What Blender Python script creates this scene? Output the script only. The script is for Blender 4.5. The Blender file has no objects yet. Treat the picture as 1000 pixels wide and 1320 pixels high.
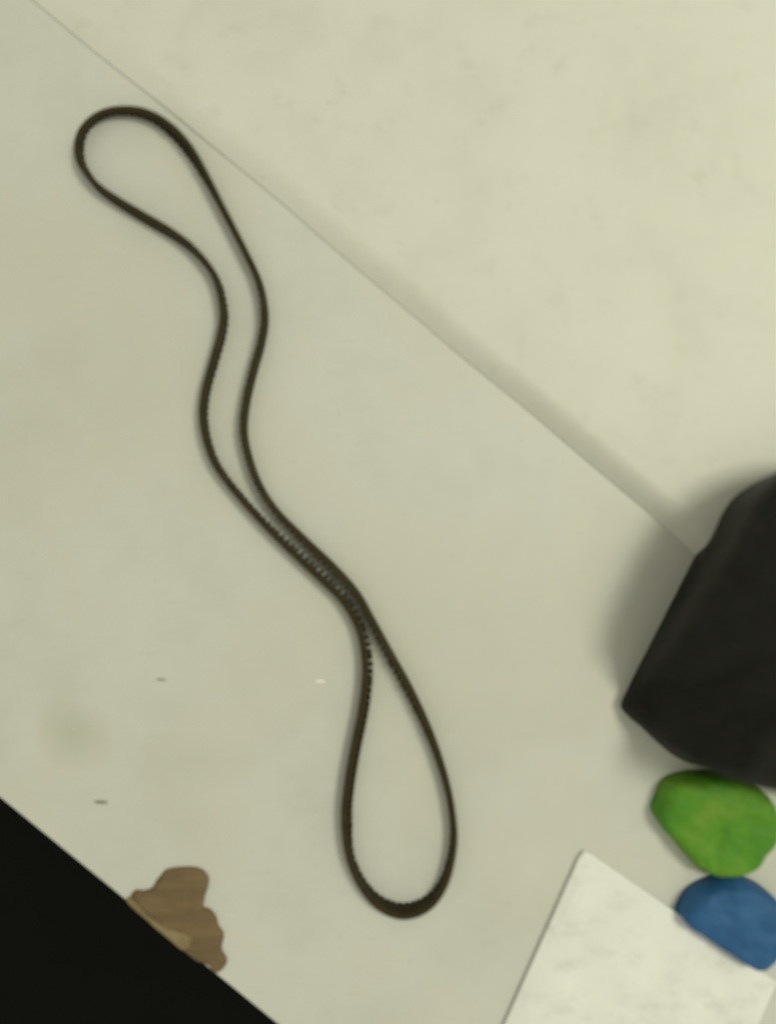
import bpy, bmesh, math, random
from mathutils import Vector, Matrix, noise
random.seed(7)
sc = bpy.context.scene
C = sc.collection

# ---------------------------------------------------------------- units
MM = 0.001
S = 0.36 * MM                      # plan unit used for tracing: 0.36 mm
def P(x, y, z=0.0):                # plan position on the table, z in the same unit
    return Vector(((x - 500.0) * S, (660.0 - y) * S, z * S))
CAM_H = 837.0                      # about 30 cm above the table

# ---------------------------------------------------------------- camera
cam_d = bpy.data.cameras.new('camera')
cam = bpy.data.objects.new('camera', cam_d); C.objects.link(cam)
cam.location = (0, 0, CAM_H * S)
cam_d.sensor_fit = 'VERTICAL'; cam_d.sensor_height = 24.0
cam_d.lens = 24.0 * CAM_H / 1320.0
cam_d.clip_start = 0.005; cam_d.clip_end = 20
cam_d.dof.use_dof = True
cam_d.dof.focus_distance = 0.338
cam_d.dof.aperture_fstop = 0.76
sc.camera = cam

# ---------------------------------------------------------------- world and lamps
w = bpy.data.worlds.new('World'); sc.world = w; w.use_nodes = True
bg = w.node_tree.nodes['Background']
bg.inputs['Color'].default_value = (1.0, 0.995, 0.785, 1)
bg.inputs['Strength'].default_value = 0.52
def area(name, loc, target, size, power, col):
    d = bpy.data.lights.new(name, 'AREA'); d.energy = power; d.color = col
    d.shape = 'RECTANGLE'; d.size = size[0]; d.size_y = size[1]
    o = bpy.data.objects.new(name, d); C.objects.link(o); o.location = loc
    o.rotation_euler = (Vector(target) - Vector(loc)).to_track_quat('-Z', 'Y').to_euler()
    return o
area('room_lamp', (0.84, 0.30, 1.34), (0.0, 0.02, 0), (0.44, 0.44), 12.3, (1.0, 0.995, 0.785))
sc.view_settings.view_transform = 'Standard'
sc.view_settings.look = 'None'
sc.view_settings.exposure = 0.0
sc.view_settings.gamma = 1.0

# ---------------------------------------------------------------- helpers
def tag(o, label=None, cat=None, group=None, kind=None):
    if label: o['label'] = label
    if cat: o['category'] = cat
    if group: o['group'] = group
    if kind: o['kind'] = kind
    return o
def link(name, me, mat=None, parent=None, smooth=True):
    o = bpy.data.objects.new(name, me); C.objects.link(o)
    if mat and not me.materials: me.materials.append(mat)
    if parent: o.parent = parent
    if smooth:
        for p in me.polygons: p.use_smooth = True
    return o
def mesh(name, vs, fs):
    me = bpy.data.meshes.new(name); me.from_pydata([tuple(v) for v in vs], [], fs)
    bm = bmesh.new(); bm.from_mesh(me); bmesh.ops.recalc_face_normals(bm, faces=bm.faces)
    bm.to_mesh(me); bm.free(); me.update()
    return me
def empty(name, loc=(0, 0, 0)):
    o = bpy.data.objects.new(name, None); C.objects.link(o); o.location = loc
    o.empty_display_size = 0.01
    return o
def catmull(pts, n, closed=True, keep=()):
    """resample a closed outline evenly"""
    dense = []; N = len(pts)
    V = [Vector(p) for p in pts]
    for i in range(N):
        p0, p1, p2, p3 = V[(i-1) % N], V[i], V[(i+1) % N], V[(i+2) % N]
        for k in range(24):
            t = k / 24
            dense.append(0.5*((2*p1)+(p2-p0)*t+(2*p0-5*p1+4*p2-p3)*t*t+(3*p1-p0-3*p2+p3)*t**3))
    L = [0.0]
    for i in range(len(dense)):
        L.append(L[-1] + (dense[(i+1) % len(dense)] - dense[i]).length)
    out = []; j = 0
    for k in range(n):
        s = L[-1]*k/n
        while L[j+1] < s: j += 1
        f = (s-L[j])/max(L[j+1]-L[j], 1e-9)
        out.append(dense[j].lerp(dense[(j+1) % len(dense)], f))
    return out, L[-1]

# ---------------------------------------------------------------- materials
class NT:
    def __init__(s, name, rough=0.6, spec=0.4):
        s.m = bpy.data.materials.new(name); s.m.use_nodes = True
        s.t = s.m.node_tree; s.b = s.t.nodes['Principled BSDF']
        s.b.inputs['Roughness'].default_value = rough
        s.b.inputs['Specular IOR Level'].default_value = spec
        s.co = s.t.nodes.new('ShaderNodeTexCoord').outputs['Object']
    def n(s, typ, **kw):
        nd = s.t.nodes.new(typ)
        for k, v in kw.items(): setattr(nd, k, v)
        return nd
    def l(s, a, b): s.t.links.new(a, b)
    def mapping(s, scale=(1, 1, 1), rot=(0, 0, 0), loc=(0, 0, 0)):
        m = s.n('ShaderNodeMapping'); s.l(s.co, m.inputs['Vector'])
        m.inputs['Scale'].default_value = scale; m.inputs['Rotation'].default_value = rot
        m.inputs['Location'].default_value = loc
        return m.outputs['Vector']
    def noise(s, scale, detail=4, rough=0.55, vec=None):
        n = s.n('ShaderNodeTexNoise'); s.l(vec or s.co, n.inputs['Vector'])
        n.inputs['Scale'].default_value = scale; n.inputs['Detail'].default_value = detail
        n.inputs['Roughness'].default_value = rough
        return n.outputs['Fac']
    def ramp(s, fac, stops):
        r = s.n('ShaderNodeValToRGB'); s.l(fac, r.inputs['Fac'])
        e = r.color_ramp.elements
        while len(e) < len(stops): e.new(0.5)
        for el, (p, c) in zip(e, stops):
            el.position = p; el.color = (*c, 1) if len(c) == 3 else c
        return r.outputs['Color']
    def mix(s, fac, a, b, mode='MIX'):
        m = s.n('ShaderNodeMix', data_type='RGBA', blend_type=mode)
        if isinstance(fac, float): m.inputs[0].default_value = fac
        else: s.l(fac, m.inputs[0])
        for idx, v in ((6, a), (7, b)):
            if isinstance(v, tuple): m.inputs[idx].default_value = (*v, 1)
            else: s.l(v, m.inputs[idx])
        return m.outputs[2]
    def color(s, c):
        if isinstance(c, tuple): s.b.inputs['Base Color'].default_value = (*c, 1)
        else: s.l(c, s.b.inputs['Base Color'])
    def bump(s, h, strength, dist):
        b = s.n('ShaderNodeBump'); s.l(h, b.inputs['Height'])
        b.inputs['Strength'].default_value = strength; b.inputs['Distance'].default_value = dist
        s.l(b.outputs['Normal'], s.b.inputs['Normal'])
def g(v): return (v, v, v)

# table laminate: pale grey, faint yellowing, fine flecks and soft-edged darker patches
T = NT('pale_laminate', 0.5, 0.3)
c = T.ramp(T.noise(16, 5, 0.6), [(0.3, (0.555, 0.552, 0.52)), (0.5, (0.60, 0.596, 0.565)), (0.7, (0.625, 0.617, 0.56))])
c = T.mix(T.ramp(T.noise(7, 3), [(0.42, g(0)), (0.70, g(0.7))]), c, (0.545, 0.545, 0.47))
c = T.mix(T.ramp(T.noise(190, 3, 0.7), [(0.64, g(0)), (0.78, g(0.35))]), c, (0.42, 0.41, 0.35))
c = T.mix(T.ramp(T.noise(120, 4, 0.7, T.mapping((0.35, 3.2, 1), (0, 0, 0.05))), [(0.6, g(0)), (0.78, g(0.5))]), c, (0.48, 0.475, 0.41))
c = T.mix(T.ramp(T.noise(150, 3, 0.7, T.mapping((0.4, 3.0, 1), (0, 0, 0.08), (3, 1, 0))), [(0.66, g(0)), (0.8, g(0.7))]), c, (0.72, 0.71, 0.66))
def soft_patch(nt, c, px, py, rx, ry, amt, col):
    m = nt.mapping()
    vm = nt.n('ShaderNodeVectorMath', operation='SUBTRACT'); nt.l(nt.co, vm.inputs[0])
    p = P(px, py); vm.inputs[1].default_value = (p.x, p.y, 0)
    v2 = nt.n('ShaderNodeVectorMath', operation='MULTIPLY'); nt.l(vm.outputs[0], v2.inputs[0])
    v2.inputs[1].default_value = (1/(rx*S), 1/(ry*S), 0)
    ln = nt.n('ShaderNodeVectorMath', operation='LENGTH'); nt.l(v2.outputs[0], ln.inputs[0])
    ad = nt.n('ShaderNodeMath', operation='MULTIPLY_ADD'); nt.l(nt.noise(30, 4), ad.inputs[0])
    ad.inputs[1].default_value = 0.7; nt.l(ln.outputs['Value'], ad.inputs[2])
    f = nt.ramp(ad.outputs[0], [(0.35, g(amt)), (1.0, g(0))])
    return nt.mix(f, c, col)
c = soft_patch(T, c, 95, 945, 85, 80, 0.45, (0.40, 0.41, 0.29))  # darker greenish patch near the left edge, fading outward
c = soft_patch(T, c, 250, 980, 140, 70, 0.25, (0.50, 0.50, 0.40))
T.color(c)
T.bump(T.noise(900, 3), 0.08, 0.0004)
table_mat = T.m

W = NT('mottled_offwhite', 0.55, 0.3)
c = W.ramp(W.noise(20, 6, 0.6), [(0.3, (0.61, 0.605, 0.55)), (0.5, (0.655, 0.647, 0.59)), (0.75, (0.68, 0.67, 0.625))])
c = W.mix(W.ramp(W.noise(70, 5, 0.65), [(0.57, g(0)), (0.74, g(0.5))]), c, (0.54, 0.535, 0.47))
c = W.mix(W.ramp(W.noise(150, 4, 0.7, W.mapping((1, 1.6, 1), (0, 0, 0.5))), [(0.64, g(0)), (0.75, g(0.5))]), c, (0.45, 0.45, 0.39))
W.color(c); W.bump(W.noise(350, 4), 0.12, 0.0006)
panel_mat = W.m

R = NT('worn_black_rubber', 0.65, 0.2)
R.color(R.ramp(R.noise(260, 4, 0.6), [(0.35, (0.025, 0.0185, 0.006)), (0.7, (0.042, 0.032, 0.0115))]))
R.bump(R.noise(2500, 2), 0.15, 0.0002)
belt_mat = R.m
R2 = NT('tooth_rubber', 0.65, 0.2)
R2.color(R2.ramp(R2.noise(400, 3), [(0.35, (0.028, 0.021, 0.008)), (0.7, (0.048, 0.037, 0.015))]))
tooth_mat = R2.m

K = NT('black_fabric', 0.5, 0.3)
K.color(K.ramp(K.noise(60, 4), [(0.3, (0.005, 0.0046, 0.003)), (0.7, (0.0095, 0.009, 0.0065))]))
K.bump(K.noise(140, 5, 0.6, K.mapping((0.7, 3.2, 1), (0, 0, 0.25))), 1.0, 0.006)
bag_mat = K.m
F = NT('black_floor', 0.85, 0.15); F.color(F.ramp(F.noise(9, 4), [(0.3, g(0.0016)), (0.7, g(0.003))])); floor_mat = F.m
G = NT('green_plastic', 0.6, 0.3)
G.color(G.ramp(G.noise(55, 4), [(0.3, (0.055, 0.215, 0.018)), (0.5, (0.09, 0.26, 0.015)), (0.72, (0.16, 0.30, 0.03))]))
G.bump(G.noise(48, 3, 0.5, G.mapping((1, 1.8, 1), (0, 0, 0.7))), 0.6, 0.006); green_mat = G.m
B = NT('blue_plastic', 0.6, 0.3)
B.color(B.ramp(B.noise(70, 4), [(0.3, (0.018, 0.088, 0.23)), (0.7, (0.026, 0.115, 0.29))]))
B.bump(B.noise(60, 3, 0.5, B.mapping((1, 2, 1), (0, 0, -0.6))), 0.5, 0.005); blue_mat = B.m
N_ = NT('brown_paper', 0.8, 0.2)
c = N_.ramp(N_.noise(45, 5, 0.6, N_.mapping((0.6, 3.5, 1))), [(0.3, (0.145, 0.100, 0.056)), (0.55, (0.18, 0.125, 0.068)), (0.75, (0.225, 0.156, 0.082))])
N_.color(c); N_.bump(N_.noise(160, 4, 0.6, N_.mapping((0.5, 3, 1))), 0.4, 0.001); brown_mat = N_.m
TN = NT('tan_paper', 0.8, 0.2)
TN.color(TN.ramp(TN.noise(80, 4), [(0.3, (0.19, 0.145, 0.075)), (0.7, (0.30, 0.235, 0.13))])); tan_mat = TN.m
Q = NT('white_card', 0.6, 0.3)
c = Q.ramp(Q.noise(40, 5), [(0.3, (0.76, 0.76, 0.74)), (0.7, (0.82, 0.82, 0.80))])
# faint, illegible streaks of worn grey print
c = Q.mix(Q.ramp(Q.noise(75, 5, 0.7, Q.mapping((0.8, 1.5, 1), (0, 0, 0.3))), [(0.5, g(0)), (0.72, g(0.42))]), c, (0.50, 0.50, 0.47))
Q.color(c); Q.bump(Q.noise(70, 4), 0.25, 0.0015); card_mat = Q.m
D = NT('dark_crumb', 0.8, 0.2); D.color((0.24, 0.23, 0.16)); crumb_mat = D.m
D2 = NT('pale_crumb', 0.7, 0.2); D2.color((0.85, 0.85, 0.8)); pale_mat = D2.m

# ---------------------------------------------------------------- setting: floor, table, panel
fl = mesh('floor', [(-4, -4, -0.72), (4, -4, -0.72), (4, 4, -0.72), (-4, 4, -0.72)], [(0, 1, 2, 3)])
tag(link('floor', fl, floor_mat), kind='structure')

ang = math.atan2(-0.818, 1.0)                    # the table's long edges, seen from above
U = Vector((math.cos(ang), math.sin(ang), 0)); Vv = Vector((-U.y, U.x, 0))
seam = P(197, 127)                               # where panel meets table
edge = P(100, 1112)                              # front edge of the table
v_edge = (edge - seam).dot(Vv) / S
def F3(u, v, z): return seam + (U*u + Vv*v + Vector((0, 0, z))) * S

def extrude_profile(name, prof_fn, us):
    vs, fs = [], []
    m = len(prof_fn(us[0]))
    for u in us:
        for (v, z) in prof_fn(u): vs.append(F3(u, v, z))
    for i in range(len(us)-1):
        for j in range(m):
            a = i*m + j; b = i*m + (j+1) % m
            fs.append((a, b, b+m, a+m))
    fs.append(tuple(range(m))); fs.append(tuple((len(us)-1)*m + k for k in range(m)))
    return mesh(name, vs, fs)
def table_prof(u):
    e = v_edge; r = 5
    pr = [(e+r-r*math.cos(a), -r+r*math.sin(a)) for a in [k*math.pi/12 for k in range(7)]]
    return [(e, -50)] + pr + [(1300, 0), (1300, -50)]
us = [-1500 + 75*k for k in range(49)]
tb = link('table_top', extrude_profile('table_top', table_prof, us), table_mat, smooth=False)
tag(tb, kind='structure')

def slab_h(u): return 4.5 + 19.0 * min(max((u + 50) / 1000.0, 0), 1.3)
def slab_step(u): return 0.75*min(max((420-u)/420, 0.05), 1)
def slab_edge(u): return -11*min(max((u-150)/700, 0), 1.2) + 0.8*math.sin(u*0.011)+0.5*math.sin(u*0.031+1)
def slab_r(u): return 33.0 + 2*math.sin(u*0.006)
def slab_prof(u):
    h = slab_h(u); r = slab_r(u); e = slab_edge(u)
    st = slab_step(u) + 0.15
    pr = [(e, 0.1), (e, st)]
    for k in range(1, 17):
        d = k/16
        pr.append((e + r*d, st + (h-st)*math.sin(d*math.pi/2) ))
    wav = [(e + d, h + 0.5*noise.noise(Vector((u*0.006, d*0.006, 3)))) for d in range(60, 1200, 60)]
    return pr + wav + [(1250, h), (1250, 0.15)]
us2 = [-1480 + 30*k for k in range(119)]
pm = extrude_profile('panel', slab_prof, us2)
pn = link('panel', pm, panel_mat)
tag(pn, 'off-white mottled panel with a rounded edge, lying beyond the straight seam above the belt', 'panel')
def slab_top(p):
    q = (p - seam) / S; u, v = q.dot(U), q.dot(Vv)
    e, r, h = slab_edge(u), slab_r(u), slab_h(u)
    if v < e - 1: return 0.0
    d = min(max((v - e) / r, 0), 1)
    return 0.9 + h * math.sin(d*math.pi/2) + 0.6

# ---------------------------------------------------------------- timing belt
BH, BT, TD, PITCH = 17.0, 7.0, 3.2, 8.4          # width stood on edge, backing, tooth depth, pitch
trace = [(152,141),(185,147),(213,165),(240,195),(266,234),(290,277),(315,325),(333,365),(340,405),(336,440),
 (325,480),(316,520),(313,556),(320,592),(334,628),(356,661),(393,698),(429,732),(459,766),(480,803),(503,845),
 (530,894),(556,952),(575,1012),(583,1060),(582,1095),(572,1133),(552,1160),(522,1171),(493,1163),(470,1141),
 (452,1104),(445.5,1056),(449,1012),(457,965),(465.5,925),(471,888),(472,850),(464,810),(445,776),(421,751),
 (394,726),(353,686),(312,641),(279,596),(265,550),(266,510),(277,468),(287,432),(290,402),(281,362),(259,330),
 (230,306),(187,281),(155,261),(127,240),(107,212),(102.5,186),(109,164),(127,147)]
k_mid = 1.0 - (BH/2)/CAM_H
pts = [(500+(x-500)*k_mid, 660+(y-660)*k_mid, 0) for x, y in trace]
NB = 1100
path, LEN = catmull(pts, NB)
def bump_at(p, x, y, rad): return math.exp(-((p.x-x)**2+(p.y-y)**2)/(rad*rad))
def lean(p):                                     # sideways offset of the upper rim where the belt tips over a little
    wt = bump_at(p, 135, 150, 60); wr = bump_at(p, 240, 195, 55); wl = bump_at(p, 195, 285, 75)
    wb = bump_at(p, 525, 1172, 70); ws = bump_at(p, 462, 940, 110)
    return Vector((4.5*wt + 4.0*wr + 1.5*wl - 1.0*ws, 6.5*wt - 3.2*wr - 2.6*wl + 5.0*wb, 0))
def tooth_scale(p):                              # teeth are worn flat on most of the upper loop
    return 0.35 + 1.35*min(1.2, bump_at(p, 410, 730, 70) + 1.4*bump_at(p, 465, 890, 100) + 1.5*bump_at(p, 450, 990, 70) + bump_at(p, 447, 1020, 60))
ctr = Vector((0, 0, 0))
belt = empty('timing_belt', P(445, 770))
tag(belt, 'long black toothed rubber belt standing on edge in a loop pinched in the middle', 'belt')
def frame(i):
    a, b = path[(i-2) % NB], path[(i+2) % NB]
    t = (b - a).normalized()
    return t, Vector((t.y, -t.x, 0))             # travelling clockwise on the page (y down)
# which side is inside?
area2 = sum(path[i].x*path[(i+1) % NB].y - path[(i+1) % NB].x*path[i].y for i in range(NB))
sgn = 1.0 if area2 > 0 else -1.0
vs, fs = [], []
rim = 0.7
for i in range(NB):
    t, nrm = frame(i); inn = Vector((-t.y, t.x, 0)) * sgn
    p = path[i]; ln = lean(p)
    o0, i0 = -inn*(BT/2+TD/2), inn*(BT/2-TD/2)
    sec = [(o0, rim), (o0, BH-rim), (o0+inn*rim, BH), (i0-inn*rim, BH), (i0, BH-rim), (i0, rim), (i0-inn*rim, 0.15), (o0+inn*rim, 0.15)]
    for off, z in sec:
        q = p + off + ln*(z/BH)
        vs.append(P(q.x, q.y, z) - belt.location)
for i in range(NB):
    for j in range(8):
        a = i*8+j; b = i*8+(j+1) % 8; c2 = ((i+1) % NB)*8
        fs.append((a, b, c2+(j+1) % 8, c2+j))
bd = link('belt_band', mesh('belt_band', vs, fs), belt_mat, belt)
# one tooth: rounded trapezoid column, x along belt, y inward, z up
tv, tf = [], []
prof = [(-2.4, -0.4), (-2.1, 0.5), (-1.75, TD*0.8), (-1.15, TD), (1.15, TD), (1.75, TD*0.8), (2.1, 0.5), (2.4, -0.4)]
for z in (0.25, BH-0.25):
    for x, y in prof: tv.append(Vector((x, y, z))*S)
m = len(prof)
for j in range(m): tf.append((j, (j+1) % m, m+(j+1) % m, m+j))
tf.append(tuple(range(m))); tf.append(tuple(m+k for k in range(m)))
tooth_me = mesh('tooth', tv, tf); tooth_me.materials.append(tooth_mat)
NT_ = int(round(LEN/PITCH))
for k in range(NT_):
    i = int(k*NB/NT_) % NB
    t, _ = frame(i); inn = Vector((-t.y, t.x, 0))*sgn
    p = path[i]; q = p + inn*(BT/2-TD/2); ln = lean(p)
    X = Vector((t.x, -t.y, 0)); Y = Vector((inn.x, -inn.y, 0)) * tooth_scale(p)
    Z = Vector((ln.x/BH, -ln.y/BH, 1))
    M = Matrix((( X.x, Y.x, Z.x, 0), (X.y, Y.y, Z.y, 0), (X.z, Y.z, Z.z, 0), (0, 0, 0, 1)))
    o = bpy.data.objects.new('tooth', tooth_me); C.objects.link(o); o.parent = belt
    M.translation = P(q.x, q.y) - belt.location
    o.matrix_local = M

# ---------------------------------------------------------------- soft things with a traced footprint
def lump(name, outline, h, mat, n=96, rings=((0, 0), (0.0, .5), (0.03, .8), (.1, .96), (.25, 1), (.5, 1.03), (.8, 1.05)),
         crumple=0.0, cscale=0.03, seed=0, base=None, centre=None, parent=None, taper=None, shear=(0, 0)):
    pl, _ = catmull([(x, y, 0) for x, y in outline], n)
    cx = sum(p.x for p in pl)/n; cy = sum(p.y for p in pl)/n
    if centre: cx, cy = centre
    vs, fs = [], []
    for (ins, zf) in rings:
        for p in pl:
            x = p.x + (cx-p.x)*ins; y = p.y + (cy-p.y)*ins
            z = h*zf
            if taper:
                dd = min(1.0, math.hypot(x-taper[0], y-taper[1])/taper[2]); dd = dd*dd*(3-2*dd)
                z *= taper[3] + (1-taper[3])*dd
            x += shear[0]*z/h; y += shear[1]*z/h
            if zf > 0:
                v = Vector((x*cscale, y*cscale, zf*2+seed))
                d = noise.noise(v) + 0.5*noise.noise(v*2.3)
                z += crumple*d*min(1, zf*1.2)
                if ins < 0.3:
                    x += crumple*0.5*noise.noise(v+Vector((9, 0, 0))); y += crumple*0.5*noise.noise(v+Vector((0, 9, 0)))
            q = P(x, y, max(z, 0.3 if zf == 0 else 0.5))
            if base: 
                zb = base(q); q.z = max(q.z, (zb+0.3)*S) if zf == 0 else max(q.z, (zb+0.6)*S)
            vs.append(q)
    vs.append(P(cx, cy, h*rings[-1][1]))
    m = n; R_ = len(rings)
    for r in range(R_-1):
        for j in range(m):
            fs.append((r*m+j, r*m+(j+1) % m, (r+1)*m+(j+1) % m, (r+1)*m+j))
    for j in range(m): fs.append(((R_-1)*m+j, (R_-1)*m+(j+1) % m, len(vs)-1))
    fs.append(tuple(reversed(range(m))))
    return link(name, mesh(name, vs, fs), mat, parent)

# black bag at the right
bag = lump('bag', [(801,911),(800,906),(818,868),(845,815),(872,762),(899,709),(921,668),(945,640),(985,620),(1060,610),(1180,640),(1260,760),
                   (1250,900),(1150,985),(1040,1008),(960,1000),(900,987),(871,976),(847,957),(830,941),(812,924)], 140, bag_mat, n=170,
           rings=((0, 0), (0.0, .18), (0.0, .5), (0.005, .8), (.025, .93), (.07, 1.0), (.25, 1.04), (.45, 1.06), (.75, 1.07)),
           crumple=11, cscale=0.02, seed=4, base=slab_top, taper=(801, 911, 130, 0.15), shear=(-15, -30))
tag(bag, 'black soft fabric bag with a pointed corner, casting a shadow to its left', 'bag')

gp = lump('plastic_wrapper', [(838,1042),(843,1024),(851,1006),(868,996),(900,992),(945,1000),(985,1025),(992,1070),(965,1108),(925,1122),(900,1116),(884,1103),(868,1084),(851,1064)],
          32, green_mat, n=110, rings=((0, 0), (0.0, .3), (0.012, .5), (0.04, .7), (.08, .83), (.13, .92), (.2, .98), (.28, 1), (.37, 1), (.46, 1), (.55, 1), (.64, 1), (.73, 1), (.82, 1), (.91, 1), (.97, 1)), crumple=4, cscale=0.05, seed=2)
tag(gp, 'crumpled bright green plastic wrapper below the black bag', 'wrapper')

bp = lump('plastic_packet', [(871,1174),(874,1158),(884,1144),(900,1133),(930,1124),(972,1136),(1000,1168),(994,1215),(965,1236),(930,1216),(899,1196)],
          34, blue_mat, n=100, rings=((0, 0), (0.0, .3), (0.012, .5), (0.04, .7), (.08, .83), (.13, .92), (.2, .98), (.28, 1), (.37, 1), (.46, 1), (.55, 1), (.64, 1), (.73, 1), (.82, 1), (.91, 1), (.97, 1)), crumple=4, cscale=0.04, seed=6)
tag(bp, 'dark blue plastic packet between the green wrapper and the white card', 'packet')

# white card packet: sharp corner, slightly bowed faces
def card():
    a, b, d = Vector((750, 1091, 0)), Vector((-46, 103, 0)), Vector((147, 101.5, 0))
    b.normalize(); d.normalize(); LB, LD = 330, 300
    nu = 26; h = 11
    vs, fs = [], []
    def pt(i, j, lay):
        u, v = i/nu, j/nu
        # rounded corner
        p = a + b*(LB*u) + d*(LD*v)
        if i == 0 and j == 0: p += (b+d)*2.5
        e = min(u, v, 1-u, 1-v)
        dome = 1 - math.exp(-e*26)
        if lay == 0: z = 0.4
        else:
            nz = noise.noise(Vector((u*5, v*5, 1.3))) + 0.5*noise.noise(Vector((u*11, v*11, 7)))
            z = h*(0.62+0.38*dome) + 2.6*nz*dome
        return P(p.x, p.y, z)
    for lay in (0, 1):
        for i in range(nu+1):
            for j in range(nu+1): vs.append(pt(i, j, lay))
    K_ = (nu+1)**2; idx = lambda i, j, l: l*K_ + i*(nu+1)+j
    for i in range(nu):
        for j in range(nu):
            for l in (0, 1): fs.append((idx(i,j,l), idx(i+1,j,l), idx(i+1,j+1,l), idx(i,j+1,l)))
        fs.append((idx(i,0,0), idx(i+1,0,0), idx(i+1,0,1), idx(i,0,1)))
        fs.append((idx(i,nu,0), idx(i+1,nu,0), idx(i+1,nu,1), idx(i,nu,1)))
        fs.append((idx(0,i,0), idx(0,i+1,0), idx(0,i+1,1), idx(0,i,1)))
        fs.append((idx(nu,i,0), idx(nu,i+1,0), idx(nu,i+1,1), idx(nu,i,1)))
    o = link('white_carton', mesh('white_carton', vs, fs), card_mat, smooth=False)
    return o
tag(card(), 'flat white carton with faint worn grey print, its corner pointing up beside the belt loop', 'carton')

# torn brown paper at the table edge with its paler folded margin
scrap = empty('paper_scrap', P(228, 1160))
tag(scrap, 'torn brown paper scrap with a ragged lobed outline at the dark table edge', 'paper scrap')
out = [(171,1156),(173,1149),(177,1146.5),(184,1147.5),(194,1145.5),(200,1141),(203,1134),(208,1128),(214,1121),(226,1118),(248,1117),(262,1121),(269.5,1131),
       (268,1144),(265,1152),(263,1160),(263,1169),(268,1170),(273,1173),(279,1181),(282,1192),(289,1204),(286,1222),(293,1238),(280,1252),(270,1242),(258,1238),(243,1229),(222,1211),(200,1190),(184,1173)]
br = lump('brown_sheet', out, 6.5, brown_mat, n=140, rings=((0, 0), (0.0, .35), (0.04, .7), (.15, .95), (.4, 1), (.75, 1.05)), crumple=2.2, cscale=0.06, seed=3)
br.parent = scrap; br.matrix_parent_inverse = Matrix.Translation(-scrap.location)
tn = lump('folded_margin', [(165,1158),(171,1156),(181,1164),(196,1178),(214,1190),(234,1198),(249,1204),(251,1211),(240,1223),(222,1208),(196,1187),(177,1170)],
          7.5, tan_mat, n=80, rings=((0, 0), (0.0, .6), (0.06, .9), (.3, 1), (.7, 1)), crumple=1.0, cscale=0.06, seed=8)
tn['label'] = 'paler tan folded margin'
tn.parent = scrap; tn.matrix_parent_inverse = Matrix.Translation(-scrap.location)

# crumbs and specks lying on the table
def crumb(px, py, lx, ly, label, mat, rot=0.0):
    vs, fs = [], []
    n = 9
    for (rr, z) in ((1, 0.15), (0.85, 1.0), (0.4, 1.5)):
        for k in range(n):
            a = 2*math.pi*k/n; j = 1+0.25*noise.noise(Vector((px+k*1.7, py, z)))
            x, y = lx*rr*j*math.cos(a), ly*rr*j*math.sin(a)
            vs.append(P(px+x*math.cos(rot)-y*math.sin(rot), py+x*math.sin(rot)+y*math.cos(rot), z))
    for r in range(2):
        for k in range(n): fs.append((r*n+k, r*n+(k+1) % n, (r+1)*n+(k+1) % n, (r+1)*n+k))
    fs.append(tuple(range(n))); fs.append(tuple(2*n+k for k in range(n)))
    tag(link('crumb', mesh('crumb', vs, fs), mat), label, 'crumb', 'specks of dirt on the table')
crumb(131, 1034, 9, 2.2, 'dark elongated crumb near the left, above the brown paper scrap', crumb_mat, 0.05)
crumb(208, 876, 7, 1.0, 'thin dark crumb left of the pinched part of the belt', crumb_mat, 0.03)
crumb(412, 878, 9, 2.2, 'pale crumb just left of the belt below its pinch', pale_mat, 0)
